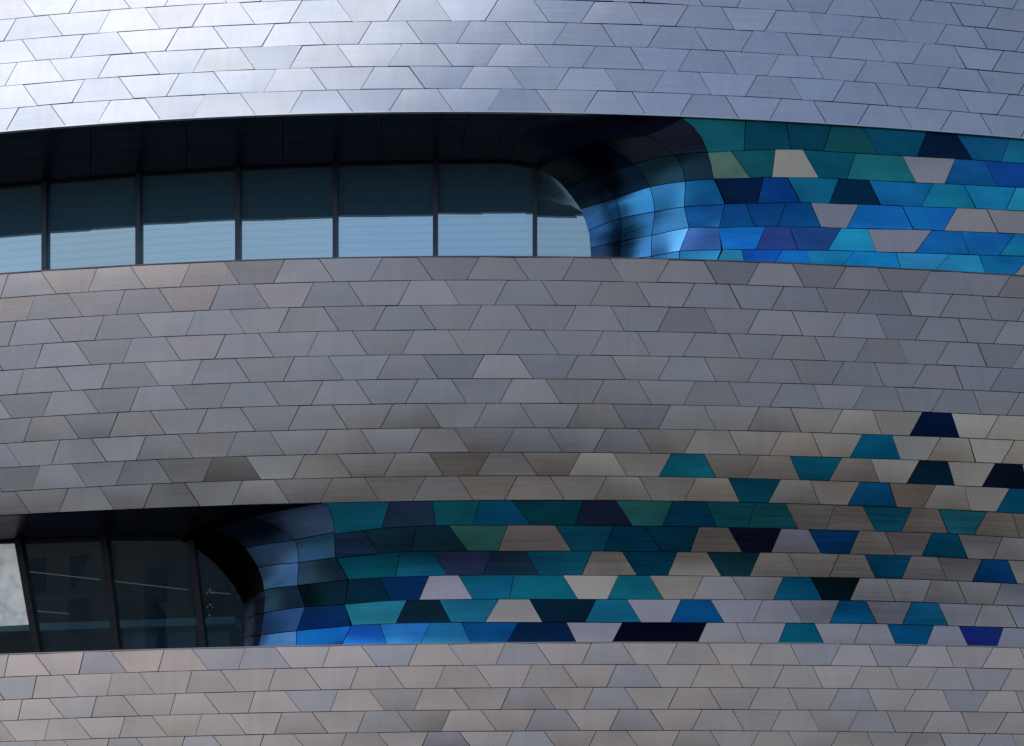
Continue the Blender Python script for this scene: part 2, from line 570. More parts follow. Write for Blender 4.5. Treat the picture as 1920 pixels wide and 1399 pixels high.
def mid_s(x): return float(np.interp(x, [0, 350, 720, 1500, 1900], [-15, -19, -24, -23, -25]))
def mid_b(x, i):
    a = np.interp(x, [0, 1000, 1150, 1340, 1900], [28.5, 29, 26, 23, 20])
    b = np.interp(x, [0, 1000, 1150, 1340, 1900], [28.5, 29, 26, 22, 10])
    return float(a + (b - a) * i / 8.0)
SPECIAL = {7: [(1768, (2, 22, 56))], 8: [(1651, (0, 84, 122))],
           9: [(1290, (12, 92, 116)), (1528, (8, 88, 116)), (1750, (8, 42, 62)), (1885, (12, 24, 40))],
           10: [(1414, (8, 84, 112)), (1638, (0, 78, 122)), (1910, (2, 86, 128))]}
def mid_col(i, x):
    r = i + 1
    for cx, c in SPECIAL.get(r, []):
        if abs(cx - x) < 38:
            return tint(c, 0.9, 0.86), M_BLUE, "blue_panel"
    warm = 0.0
    if r >= 7: warm = float(np.clip((x - 1380) / 200, 0, 1))
    if r == 8: warm = max(warm, float(np.clip((x - 1150) / 300, 0, 1)))
    if r >= 9: warm = max(warm, float(np.clip((x - 300) / 900, 0, 1)) * 0.85)
    c = tuple(a + (b - a) * warm for a, b in zip(GREY, (0.51, 0.415, 0.33)))
    dark = 0.86 if random.random() < 0.12 else 1.0
    return vary(tuple(v * dark for v in c), 0.068), M_SILVER, "metal_panel"
build_rows("metal_panel", part_mid, MID_LINES, range(10), mid_slashes, mid_w, mid_s, mid_b, B_MID, mid_col)

# ---- lower cladding band
part_low = backing("lower_cladding", shifted(LOW_LINES[0], 1.2), LOW_LINES[-1], X0, X1, B_LOW, None, BLD, m=12)
T1 = [16, 158, 308, 460, 619, 782, 947, 1109, 1270, 1427, 1577, 1722, 1863]
T3 = [42, 181, 329.5, 478.7, 634, 793, 956.5, 1113, 1271, 1423, 1573.6, 1716.7, 1854]
T5 = [69, 205, 346.5, 495, 650, 803, 962, 1118, 1274.7, 1423, 1573, 1711, 1847]
T2 = [69, 210.5, 360, 516, 671.5, 834, 996.6, 1156, 1314, 1470, 1615.6, 1758.7, 1897]
T4 = [92, 234, 378, 528.6, 685.5, 844, 1003, 1161, 1316.6, 1464, 1610, 1751, 1889]
def low_slashes(i):
    r = i + 1
    if r % 2:
        return lattice(T1, 1, T3, 3, r, 3) if r < 3 else lattice(T3, 3, T5, 5, r, 3)
    return lattice(T2, 2, T4, 4, r, 3)
def low_w(x, i): return float(np.interp(x, [0, 200, 450, 620, 1270, 1430, 1860], [49, 50, 55, 57.5, 57.5, 54, 50]))
def low_s(x): return float(np.interp(x, [0, 450, 800, 1500, 1800], [-8, -13, -17, -20, -22]))
def low_b(x, i): return float(np.interp(x, [0, 850, 1200, 1630, 1900], [30, 30, 26, 17, 15]))
def low_col(i, x):
    c = WARM if random.random() > 0.16 else (0.45, 0.395, 0.37)
    return vary(c, 0.045), M_SILVER, "metal_panel"
build_rows("metal_panel", part_low, LOW_LINES, range(0, len(LOW_LINES) - 1), low_slashes, low_w, low_s, low_b, B_LOW, low_col)

# ---- folded edge trims where the bands stop
def edge_trim(line, y_off, h, bfun, parent, col, out=0.012):
    V, F = [], []
    xs = np.linspace(X0, X1, 90)
    for x in xs:
        a = inward(hit(x, line(x) + y_off, bfun), -out)
        b = inward(hit(x, line(x) + y_off + h, bfun), -out)
        V += [a, b, inward(b, 0.10), inward(a, 0.06)]
    for i in range(len(xs) - 1):
        for k in range(4):
            F.append((i * 4 + k, i * 4 + (k + 1) % 4, (i + 1) * 4 + (k + 1) % 4, (i + 1) * 4 + k))
    o = mesh_obj("edge_trim", V, F, M_SILVER, parent, origin=Vector((0, 0, 0)))
    o.color = (*col, 1)
edge_trim(TOP_LINES[-1], -0.6, 2.2, B_TOP, part_top, (0.50, 0.53, 0.55))
edge_trim(MID_LINES[0], -1.6, 2.0, B_MID, part_mid, (0.10, 0.10, 0.11))
edge_trim(LOW_LINES[0], -1.6, 2.0, B_LOW, part_low, (0.30, 0.26, 0.24))

# ================================================================== recess walls of blue panels (explicit courses)
def poly(pts, deg=None):
    xs = [p[0] for p in pts]; ys = [p[1] for p in pts]
    def f(x):
        if x <= xs[0]:
            return ys[0] + (x - xs[0]) * (ys[1] - ys[0]) / (xs[1] - xs[0])
        if x >= xs[-1]:
            return ys[-1] + (x - xs[-1]) * (ys[-1] - ys[-2]) / (xs[-1] - xs[-2])
        return float(np.interp(x, xs, ys))
    return f

E1, E2, E3, E4 = TOP_LINES[-1], MID_LINES[0], MID_LINES[-1], LOW_LINES[0]
def d_wall1(x, y):
    v = (y - E1(x)) / (E2(x) + 34 - E1(x))
    v = min(1.1, max(0.0, v))
    return 0.03 + 0.70 * v * (1 - v) + 0.02
W1 = [poly([(1270, 221), (1280, 221.5), (1398, 224.5), (1570, 233), (1920, 260), (2080, 275)]),
      poly([(1300, 287), (1327, 286), (1372, 283), (1454, 280), (1505, 281), (1570, 285), (1720, 294), (1823, 299.7), (1920, 307), (2080, 320)]),
      poly([(1300, 336), (1337, 335.5), (1406, 334), (1447, 332), (1535, 333.5), (1570, 335), (1718, 342.6), (1772, 345), (1920, 352), (2080, 362)]),
      poly([(1300, 385), (1359, 382.5), (1419, 381.5), (1501, 379.5), (1570, 382.5), (1651, 384.6), (1727, 387.6), (1830, 391), (1920, 396), (2080, 405)]),
      poly([(1293, 427.5), (1349, 427), (1415, 425.3), (1540, 426), (1570, 427.5), (1710, 430.5), (1770, 432.7), (1920, 439), (2080, 447)]),
      poly([(1273, 471), (1355, 468), (1417, 468), (1497, 469), (1552, 469.5), (1643, 472.3), (1714, 474.5), (1817, 477.7), (1920, 481), (2080, 487)]),
      poly([(1273, 516), (1355, 514), (1500, 514), (1643, 518), (1817, 524), (1920, 529), (2080, 537)])]
BG = 'beige'; LI = 'lilac'; GR = 'grey'
ROWS1 = [
 ([(1281, 1328), (1398, 1395), (1474, 1483), (1560, 1544), (1617, 1647), (1738, 1720), (1793, 1823), (1893, 1878), (1950, 1978), (2050, 2035)],
  [(14, 80, 102), (8, 70, 100), (6, 62, 90), (18, 72, 88), (6, 76, 114), (8, 28, 58), (8, 80, 128), (12, 98, 142), (8, 80, 128)]),
 ([(1328, 1338), (1371, 1406.6), (1454, 1448), (1505, 1535), (1605, 1588), (1692, 1718), (1791, 1771.6), (1847, 1870), (1950, 1933), (2005, 2030)],
  [(78, 100, 98), (14, 72, 88), BG, (4, 74, 104), (24, 94, 110), LI, (5, 75, 132), (4, 62, 138), (8, 92, 140)]),
 ([(1340, 1360.5), (1431, 1420.5), (1476, 1501), (1573, 1555.6), (1629, 1651), (1749, 1727.6), (1807, 1829.5), (1905.6, 1886), (1962, 1984), (2055, 2035)],
  [(4, 28, 62), (2, 56, 122), (10, 92, 132), (2, 38, 68), (6, 92, 148), (10, 102, 142), (10, 108, 160), (28, 126, 166), (8, 96, 150)]),
 ([(1359.5, 1347.6), (1398, 1415), (1474, 1458), (1520, 1539.5), (1609.7, 1588), (1692, 1712.6), (1794, 1769.4), (1850, 1871), (1958, 1938), (2010, 2030)],
  [(2, 68, 126), (6, 58, 122), (2, 64, 126), LI, (0, 92, 172), (0, 98, 182), GR, GR, (0, 92, 172)]),
 ([(1346.5, 1355), (1435.5, 1417), (1480.6, 1495.6), (1577, 1552.4), (1627, 1643), (1747, 1716), (1801.6, 1817.7), (1903.5, 1873.5), (1955, 1972), (2060, 2035)],
  [(0, 100, 186), (40, 62, 132), (34, 72, 142), (20, 136, 190), LI, (4, 92, 166), (4, 96, 166), (10, 112, 166), (4, 92, 166)]),
 ([(1355, 1333), (1391.6, 1400), (1466.6, 1440), (1510.6, 1526), (1602, 1564), (1680.5, 1694), (1780, 1741), (1836, 1852), (1930, 1892), (1985, 2000), (2080, 2045)],
  [(40, 136, 176), (0, 78, 178), (0, 102, 186), (16, 122, 182), (0, 122, 196), (40, 136, 186), (30, 136, 190), (4, 102, 166), GR, (10, 112, 166)]),
]

W2 = [poly([(600, 943), (729, 940.5), (910, 938.2), (1050, 938), (1250, 939.3), (1402, 944), (1570, 949), (1699, 952.5), (1819, 957.5), (1920, 964), (2080, 976)]),
      poly([(560, 1011), (628.6, 1002), (716.6, 990), (817, 985.3), (994, 984.7), (1220, 986.5), (1402, 989.6), (1570, 994), (1690, 997.6), (1778, 1000.5), (1920, 1009), (2080, 1020)]),
      poly([(560, 1051), (628.6, 1047), (748.7, 1035), (877, 1033.3), (1071, 1033), (1220, 1034.7), (1391, 1035.7), (1540, 1037.5), (1570, 1038.5), (1729, 1042.8), (1814, 1047.5), (1920, 1051.5), (2080, 1061)]),
      poly([(560, 1096), (654, 1086.5), (742, 1082), (839, 1078.8), (910, 1078.4), (1194, 1078.8), (1501, 1082), (1570, 1083), (1692, 1085), (1776, 1088.7), (1920, 1095), (2080, 1104)]),
      poly([(560, 1138), (646, 1133.7), (731.6, 1126), (886, 1123.4), (1243, 1124), (1570, 1125.4), (1731, 1129.4), (1814, 1132.7), (1920, 1136.5), (2080, 1143)]),
      poly([(560, 1182), (661, 1172.3), (744, 1169), (845, 1166.8), (1200, 1167), (1570, 1168.6), (1643, 1169.4), (1778, 1173.4), (1920, 1177.7), (2080, 1184)]),
      poly([(560, 1230), (661, 1223), (845, 1219), (1200, 1218), (1570, 1221), (1920, 1229), (2080, 1236)])]
W2[0] = shifted(E3, 0.3)
def d_wall2(x, y):
    f = float(np.clip((1500 - x) / 500, 0, 1))
    y0, y5 = W2[0](x), W2[5](x)
    v = (y - y0) / (y5 - y0)
    d = 0.05 * f + (0.03 + 0.16 * f) * 4 * max(0, min(1, v)) * (1 - max(0, min(1, v)))
    k = (y - (y5 - 14)) / (W2[6](x) - (y5 - 14))
    if k > 0:
        d -= 0.17 * min(1.0, k) ** 2.6
    return d
ROWS2 = [
 ([(609, 628.6), (731, 715.5), (810, 817), (900, 886), (960, 995.4), (1094, 1078), (1155, 1186), (1261, 1242.5), (1323, 1343), (1417, 1402), (1473, 1496.6), (1565, 1549), (1618, 1642), (1709.4, 1690), (1760, 1778), (1850, 1827), (1898, 1912), (1987, 1965), (2035, 2050)],
  [(16, 108, 146), (46, 70, 106), (20, 112, 138), (0, 100, 152), (10, 84, 108), (36, 50, 86), (46, 122, 130), (0, 84, 128), (22, 104, 120), (26, 104, 120), BG, BG, (20, 98, 130), BG, (32, 106, 126), BG, BG, (20, 98, 130)]),
 ([(628.6, 631), (682, 710), (780, 771), (842, 876), (951.5, 934), (1040.5, 1071.6), (1150, 1132.7), (1210, 1240), (1310, 1294), (1366, 1391.6), (1464.5, 1446), (1516, 1539.5), (1611, 1592.5), (1659, 1680), (1748, 1728.7), (1796, 1814.5), (1880, 1861.7), (1928, 1946), (2010, 1992)],
  [(40, 64, 104), (30, 66, 92), (24, 60, 82), (62, 126, 126), 'bright', (16, 98, 138), (0, 74, 114), (4, 80, 116), BG, (26, 26, 54), LI, (0, 64, 122), BG, GR, (0, 80, 118), GR, GR, GR]),
 ([(631, 653), (750, 742), (810, 839), (921.5, 906.5), (985, 1010.5), (1110, 1091), (1167, 1194), (1270, 1252), (1326, 1352), (1425, 1405.5), (1477, 1501), (1573, 1554.6), (1621.5, 1642), (1708, 1691), (1757.6, 1776), (1841, 1823), (1889.5, 1907), (1975, 1957), (2020, 2036)],
  [(4, 74, 94), (10, 84, 114), (42, 52, 86), (30, 50, 76), (14, 88, 118), BG, (0, 70, 106), BG, (24, 60, 76), BG, BG, BG, (0, 78, 122), GR, 'dbeige', (0, 62, 112), BG, GR]),
 ([(654, 646), (713, 731.6), (804.5, 786), (860, 886), (964, 955), (1055.5, 1083), (1159.5, 1139), (1217, 1244), (1318.6, 1299), (1372, 1398), (1469, 1450.5), (1520, 1541.7), (1612, 1593.6), (1661, 1679), (1747, 1731), (1795, 1813), (1878, 1861.7), (1926, 1943), (2008, 1990)],
  [(6, 32, 46), (0, 32, 74), LI, (6, 78, 108), (6, 84, 104), BG, (12, 90, 110), BG, GR, GR, (0, 78, 114), (0, 28, 38), GR, GR, GR, GR, LI, GR]),
 ([(646, 660), (762.6, 742), (823, 845), (935, 910), (993, 1017), (1117.7, 1097), (1175.6, 1202), (1277, 1257.5), (1332.6, 1358), (1430, 1412), (1481.6, 1506), (1574, 1555.6), (1623.6, 1644), (1709.4, 1692), (1758.7, 1778), (1842, 1826), (1888.5, 1907.8), (1972, 1956), (2018, 2034)],
  [(22, 90, 110), (8, 30, 44), (16, 80, 106), 'dbeige', (0, 28, 44), (10, 80, 110), LI, (0, 64, 114), LI, LI, LI, (0, 78, 128), LI, (12, 94, 138), LI, GR, LI, GR]),
 ([(658.6, 634), (712, 730), (807.7, 781), (865.6, 889), (971, 944), (1062, 1087), (1167, 1141), (1226, 1250), (1325, 1302), (1380, 1404), (1474, 1454), (1526.7, 1551), (1615, 1596), (1664, 1686), (1751, 1731), (1798, 1823), (1881, 1864), (1928, 1948), (2008, 1990)],
  [(6, 72, 140), (26, 92, 156), (16, 84, 128), (0, 62, 112), (0, 28, 62), LI, (2, 6, 24), (2, 6, 24), GR, GR, (0, 74, 100), GR, GR, (0, 68, 108), LI, (22, 38, 106), LI, GR]),
]
NEUTRAL = {BG: (0.49, 0.415, 0.345), LI: LILAC, GR: (0.42, 0.37, 0.345), 'bright': (0.58, 0.50, 0.45), 'dbeige': (0.36, 0.325, 0.295)}
def explicit_rows(part, W, rows, bfun, dfun, bl, rim):
    ry, rx = [p[1] for p in rim], [p[0] for p in rim]
    G = 0.62
    for i, (js, cols) in enumerate(rows):
        T, Bm = W[i], W[i + 1]
        for k in range(len(js) - 1):
            (a0, a1), (b0, b1) = js[k], js[k + 1]
            G = random.uniform(0.42, 0.80)
            def P(u, v, a0=a0, a1=a1, b0=b0, b1=b1, G=G):
                xl = a0 + (a1 - a0) * v + G
                if k == 0 and i < 2:
                    xl = float(np.interp(T(xl) + (Bm(xl) - T(xl)) * v, ry, rx)) + G
                xr = b0 + (b1 - b0) * v - G
                x = xl + (xr - xl) * u
                y0, y1 = T(x) + G, Bm(x) - G
                y = y0 + (y1 - y0) * v
                return hit(x, y, bfun, dfun(x, y))
            c = cols[k]
            if isinstance(c, str):
                sheet("metal_panel", P, 3, 6 if k == 0 else 4, M_SILVER, part, 0.03, vary(NEUTRAL[c], 0.03), jitter=0.012, pillow=0.004)
            else:
                sheet("blue_panel", P, 3, 8 if k == 0 else 4, M_BLUE, part, 0.03, vary(tint(c, 1.0, bl), 0.03), jitter=0.014, pillow=0.005)

part_r1 = backing("upper_recess_wall", W1[0], W1[6], lambda v: float(np.interp(v, [0, .25, .4, .6, 1], [1284, 1332, 1344, 1364, 1360])), X1, B_REC, d_wall1, BLD, n=40, m=12)
explicit_rows(part_r1, W1, ROWS1, B_REC, d_wall1, 0.78, [(1279, 221.5), (1300, 238.5), (1316, 259.5), (1326.5, 285), (1333, 310), (1337.5, 335)])
part_r2 = backing("lower_recess_wall", W2[0], W2[6], lambda v: float(np.interp(v, [0, .2, .4, .6, 1], [612, 632, 655, 664, 664])), X1, B_MID, d_wall2, BLD, n=60, m=16)
explicit_rows(part_r2, W2, ROWS2, B_MID, d_wall2, 0.86, [(603, 943), (612, 947.5), (620.5, 959), (626, 984), (628, 1016), (628.5, 1044)])

# ================================================================== flowing reveals around the window ends
def arc_poly(pts):
    """cumulative-length parameterised polyline; cut points are marked with a third value True"""
    return pts

class Contour:
    """a line round the recess at one set-back; 'cut' marks where panel joints cross it"""
    def __init__(self, pts, cuts):
        self.p = np.array([(a, b) for a, b in pts], float)
        seg = np.hypot(*np.diff(self.p, axis=0).T)
        self.s = np.concatenate([[0], np.cumsum(seg)])
        self.c = [self._near(c) for c in cuts]
    def _near(self, c):
        best, bs = 1e9, 0
        for s in np.linspace(0, self.s[-1], 2400):
            q = self.at_s(s)
            d = math.hypot(q[0] - c[0], q[1] - c[1])
            if d < best:
                best, bs = d, s
        return bs
    def at_s(self, s):
        return (float(np.interp(s, self.s, self.p[:, 0])), float(np.interp(s, self.s, self.p[:, 1])))
    def at(self, a):            # a: cut index coordinate
        n = len(self.c) - 1
        i = min(n - 1, max(0, int(math.floor(a))))
        f = a - i
        return self.at_s(self.c[i] + (self.c[i + 1] - self.c[i]) * f)

def smooth(pts, n=3):
    """round a traced polyline off a little (Chaikin)"""
    for _ in range(n):
        q = [pts[0]]
        for a, b in zip(pts[:-1], pts[1:]):
            q.append((a[0] * .75 + b[0] * .25, a[1] * .75 + b[1] * .25))
            q.append((a[0] * .25 + b[0] * .75, a[1] * .25 + b[1] * .75))
        q.append(pts[-1])
        pts = q
    return pts

def smooth_top(pts, y_from):
    k = next(i for i, p in enumerate(pts) if p[0] > 300 and p[1] >= y_from)
    return smooth(pts[:k + 1], 2) + pts[k + 1:]

def catmull(p0, p1, p2, p3, t):
    return 0.5 * ((2 * p1) + (-p0 + p2) * t + (2 * p0 - 5 * p1 + 4 * p2 - p3) * t * t + (-p0 + 3 * p1 - 3 * p2 + p3) * t ** 3)

class Reveal:
    def __init__(self, contours, depth, bfun):
        self.C, self.d, self.b = contours, depth, bfun
    def point(self, a, j):      # a along the contour (cut coordinate), j across the contours (0 = street side)
        n = len(self.C) - 1
        i = min(n - 1, max(0, int(math.floor(j))))
        f = j - i
        idx = [max(0, i - 1), i, i + 1, min(n, i + 2)]
        q = []
        for k in idx:
            x, y = self.C[k].at(a)
            q.append((x, y, self.d[k](x, y)))
        if i == 0: q[0] = tuple(2 * u - v for u, v in zip(q[1], q[2]))
        if i == n - 1: q[3] = tuple(2 * u - v for u, v in zip(q[2], q[1]))
        x, y, d = (catmull(q[0][m], q[1][m], q[2][m], q[3][m], f) for m in range(3))
        return hit(x, y, self.b, d)

def head1(x):  # window head of the upper ribbon
    return E1(x) + float(np.interp(x, [-430, 0, 350, 900, 1000], [107, 105, 102, 95.5, 95]))
DEP1 = [0.03, 0.40, 0.82, 1.45, 2.70]
def along(f, xs): return [(x, f(x)) for x in xs]
LX = [-440, -300, -170, -60, 60, 180, 300, 420, 540, 660, 780]
def soff1(k): return lambda x: E1(x) + 1.0 + (head1(x) - E1(x)) * k
SX = [-440, -210, -20, 170, 350, 530, 715, 880, 985]       # cuts along the soffit at the street edge
c0 = along(soff1(0.0), LX + [900, 1000, 1100, 1180, 1230, 1262]) + [(1278, 221.5), (1300, 238), (1317, 259.5), (1327, 285), (1333, 310), (1337.5, 335), (1345, 348), (1359.5, 383), (1348, 427), (1353, 468), (1334, 514)]
c1 = along(soff1(0.148), LX + [880, 960, 1040, 1100]) + [(1160, 235), (1210.5, 253), (1242, 271), (1265, 290), (1278, 310), (1284, 330), (1285, 347), (1283, 388), (1292, 427), (1274, 471), (1273, 516)]
c2 = along(soff1(0.304), LX + [860, 930, 1000]) + [(1070, 249), (1120, 264), (1160, 285), (1188, 307.5), (1209, 332.7), (1218.5, 351), (1225, 374), (1227.6, 397), (1225, 420), (1222, 441), (1221, 481), (1221, 516)]
c3 = along(soff1(0.537), LX + [850, 910, 960]) + [(1015, 271), (1060, 288), (1100, 312), (1126, 336), (1144, 356), (1158, 381), (1163.6, 408), (1166, 429), (1164.7, 451), (1162.4, 480), (1162, 516)]
c4 = along(soff1(1.0), LX + [850, 900, 940]) + [(975, 308), (1003, 315.5), (1030, 328), (1052.6, 346), (1071, 369), (1084.6, 388), (1096, 413), (1104, 440), (1107, 479), (1107, 516)]
def cutset(f, k, lst): return [(x, soff1(k)(x)) for x in f] + lst
cu0 = cutset(SX + [1100], 0.0, [(1278, 221.5), (1327, 285), (1338, 336), (1359.5, 383), (1348, 427), (1353, 468), (1334, 514)])
cu1 = cutset(SX[:-2] + [877, 972, 1060], 0.148, [(1210.5, 254), (1264, 290), (1285, 340), (1283, 388), (1292, 427), (1274, 471), (1273, 516)])
cu2 = cutset(SX[:-2] + [873, 955, 1010], 0.304, [(1120, 264), (1188, 307.5), (1218.5, 351), (1227.5, 397), (1222, 441), (1221, 481), (1221, 516)])
SXb = [-440, -210, -20, 170, 350, 530, 715, 868, 938]
cu3 = cutset(SXb + [972], 0.537, [(1060, 288), (1120, 329), (1158, 370), (1164, 409), (1165, 452), (1162.4, 486), (1162, 516)])
cu4 = cutset(SXb[:-2] + [863, 915, 950], 1.0, [(1003, 315.5), (1058, 353), (1087, 392), (1103, 432), (1106.5, 465), (1107, 491), (1107, 516)])
CC1 = [Contour(smooth_top(c, 334), u) for c, u in zip((c0, c1, c2, c3, c4), (cu0, cu1, cu2, cu3, cu4))]
def dep0(x, y):
    f = float(np.clip((x - 1240) / 80, 0, 1))
    return 0.03 * (1 - f) + d_wall1(x, y) * f
REV1 = Reveal(CC1, [dep0] + [(lambda x, y, v=v: v) for v in DEP1[1:]], B_REC)

def reveal_backing(name, rev, na, nj, parent, amax, jmax):
    V, F = [], []
    for i in range(na + 1):
        for j in range(nj + 1):
            p = rev.point(amax * i / na, 0.22 + (jmax - 0.22) * j / nj)
            V.append(p)
    W = nj + 1
    # push the membrane away from the visible side
    nor = [Vector() for _ in V]
    quads = []
    for i in range(na):
        for j in range(nj):
            q = (i * W + j, i * W + j + 1, (i + 1) * W + j + 1, (i + 1) * W + j)
            quads.append(q)
            n = (V[q[1]] - V[q[0]]).cross(V[q[3]] - V[q[0]])
            for k in q: nor[k] += n
    out = []
    for v, n in zip(V, nor):
        n.normalize()
        to_cam = (EYE - v).normalized()
        if n.dot(to_cam) > 0: n = -n
        out.append(v + n * 0.06)
    k = len(out)
    thick = [o + (o - v) * 2 for o, v in zip(out, V)]
    F = quads + [tuple(k + a for a in reversed(q)) for q in quads]
    o = mesh_obj(name, out + thick, F, M_BACK, parent, smooth=True, origin=Vector((0, 0, 0)))
    o["_org"] = (0, 0, 0)
    return o

def reveal_panels(part, rev, a_from, a_to, cols, j_list, G=0.008, soffit_name="soffit_panel"):
    for ai in range(a_from, a_to):
        for ji in j_list:
            c = cols(ai, ji)
            if c is None:
                continue
            mat, col, nm = c
            La = max(0.3, (rev.point(ai + 1, ji + .5) - rev.point(ai, ji + .5)).length)
            Lj = max(0.3, (rev.point(ai + .5, ji + 1) - rev.point(ai + .5, ji)).length)
            ga, gj = G / La, G / Lj
            nu = 3 if ai < 4 else 6
            def P(u, v):
                # u across the contours (from the window out to the street), v along the contour
                return rev.point(ai + ga + (1 - 2 * ga) * v, ji + 1 - gj - (1 - 2 * gj) * u)
            pts = [[P(i / 6, j / nu) for i in range(7)] for j in range(nu + 1)]
            cmid = P(.5, .5)
            V = [p for r in pts for p in r]
            W = 7
            quads = [(j * W + i, (j + 1) * W + i, (j + 1) * W + i + 1, j * W + i + 1) for j in range(nu) for i in range(6)]
            n = (V[quads[len(quads) // 2][1]] - V[quads[len(quads) // 2][0]]).cross(V[quads[len(quads) // 2][3]] - V[quads[len(quads) // 2][0]])
            sgn = 1
            if n.dot(EYE - cmid) < 0:
                quads = [tuple(reversed(q)) for q in quads]; n = -n
            n.normalize()
            ring = [(0, i) for i in range(6)] + [(j, 6) for j in range(nu)] + [(nu, i) for i in range(6, 0, -1)] + [(j, 0) for j in range(nu, 0, -1)]
            n0 = len(V); m = len(ring)
            V = V + [pts[j][i].copy() for j, i in ring] + [pts[j][i] - n * 0.03 for j, i in ring]
            F = quads + [(n0 + k, n0 + (k + 1) % m, n0 + m + (k + 1) % m, n0 + m + k) for k in range(m)]
            o = mesh_obj(nm, V, F, mat, part, smooth=len(quads), origin=cmid)
            o.color = (*col, 1)

n1 = len(cu0) - 1
part_v1 = reveal_backing("upper_reveal", REV1, 90, 16, BLD, n1, 4)
def cols1(ai, ji):
    # first the soffit, then the shoulder, then down the flank
    ai -= 1
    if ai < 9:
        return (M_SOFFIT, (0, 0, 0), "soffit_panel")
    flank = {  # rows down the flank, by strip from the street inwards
        9:  [(58, 68, 100), (50, 60, 76), (10, 20, 42), (4, 8, 20)],  # upper rows darkened to paint in the soffit's reflection
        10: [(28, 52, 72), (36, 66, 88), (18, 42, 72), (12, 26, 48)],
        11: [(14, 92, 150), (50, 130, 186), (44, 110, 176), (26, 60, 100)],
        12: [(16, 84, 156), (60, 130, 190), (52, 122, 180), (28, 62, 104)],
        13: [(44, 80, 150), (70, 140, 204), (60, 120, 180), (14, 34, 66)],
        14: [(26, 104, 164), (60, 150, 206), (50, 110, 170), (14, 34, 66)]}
    return (M_BLUE, tint(flank[ai][ji], (0.55, 0.60, 1.25, 2.4)[ji], 0.9), "blue_panel")  # inner strips lightened in colour to offset dark reflections
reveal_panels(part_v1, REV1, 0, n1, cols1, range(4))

# ---- lower reveal
def head2(x):
    return E3(x) + float(np.interp(x, [-200, 0, 200, 350], [51, 49, 52, 58]))
def soff2(k): return lambda x: E3(x) + 1.0 + (head2(x) - E3(x)) * k
MX = [-440, -300, -170, -80, 20, 110, 200, 280]
b0 = along(soff2(0.0), MX + [360, 440, 520, 575]) + [(600, 942.5), (612, 947), (621, 959), (626.5, 984), (628, 1016), (628.5, 1044), (633, 1053), (653, 1086), (646, 1133), (658, 1173), (634, 1224)]
b1 = along(soff2(0.3), MX + [340, 400]) + [(450, 964), (490, 976), (521, 988.6), (543, 1002), (554.5, 1014), (559, 1034), (560, 1057), (557.5, 1097), (572, 1138), (556, 1183), (555, 1230)]
b2 = along(soff2(0.64), MX + [320, 360]) + [(395, 991), (426, 1002), (451.5, 1018), (470, 1041), (483.5, 1064), (492.7, 1089), (496, 1114.5), (495, 1149), (489, 1192), (482, 1230)]
b3 = along(soff2(1.0), MX + [310]) + [(336, 1014), (360, 1025), (383, 1041), (406, 1062), (422, 1080), (440, 1103), (452, 1126), (459, 1149), (459, 1183), (456, 1230)]
NX = [-440, -210, -20, 120, 260]
v0 = [(x, soff2(0)(x)) for x in NX + [430]] + [(600, 942.5), (627.5, 998), (628.5, 1046), (653, 1087), (646, 1134), (658, 1173), (634, 1224)]
v1 = [(x, soff2(.3)(x)) for x in NX + [370]] + [(470, 970), (553, 1012), (560, 1055), (557.5, 1098), (572, 1138), (556, 1183), (555, 1230)]
v2 = [(x, soff2(.64)(x)) for x in NX + [330]] + [(400, 992.5), (460, 1028), (484, 1065), (495, 1107), (495, 1149), (489, 1191), (482, 1230)]
v3 = [(x, soff2(1)(x)) for x in NX[:4] + [240, 300]] + [(345, 1018), (400, 1057), (440, 1103), (455, 1134), (459.5, 1162), (458, 1196), (456, 1230)]
CC2 = [Contour(smooth_top(c, 1043), u) for c, u in zip((b0, b1, b2, b3), (v0, v1, v2, v3))]
def dep20(x, y):
    f = float(np.clip((x - 560) / 60, 0, 1))
    return 0.03 * (1 - f) + d_wall2(x, y) * f
DEP2 = [0, 0.6, 1.2, 1.8]
REV2 = Reveal(CC2, [dep20] + [(lambda x, y, v=v: v) for v in DEP2[1:]], B_MID)
n2 = len(v0) - 1
part_v2 = reveal_backing("lower_reveal", REV2, 80, 12, BLD, n2, 3)
def cols2(ai, ji):
    ai -= 1
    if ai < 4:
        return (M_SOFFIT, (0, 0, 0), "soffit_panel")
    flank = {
        4: [(22, 64, 98), (6, 12, 24), (3, 4, 9)],  # inner and upper panels darkened in colour, painting in the soffit's shade
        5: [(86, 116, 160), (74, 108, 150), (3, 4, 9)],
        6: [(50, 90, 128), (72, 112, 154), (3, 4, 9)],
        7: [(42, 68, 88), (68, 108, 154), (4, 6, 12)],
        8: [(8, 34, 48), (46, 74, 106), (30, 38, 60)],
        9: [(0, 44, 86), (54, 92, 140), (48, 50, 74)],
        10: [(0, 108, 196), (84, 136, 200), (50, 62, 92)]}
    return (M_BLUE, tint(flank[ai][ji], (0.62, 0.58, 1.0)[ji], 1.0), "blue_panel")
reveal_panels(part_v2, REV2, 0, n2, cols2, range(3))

# ================================================================== ribbon windows
def box_between(name, a0, a1, b0, b1, depth, mat, parent):
    """a bar whose front face has the corners a0 a1 (top) b0 b1 (bottom), running back by depth"""
    f = [a0, a1, b1, b0]
    V = f + [inward(p, depth) for p in f]
    F = [(0, 3, 2, 1), (4, 5, 6, 7), (0, 1, 5, 4), (1, 2, 6, 5), (2, 3, 7, 6), (3, 0, 4, 7)]
    return mesh_obj(name, V, F, mat, parent)

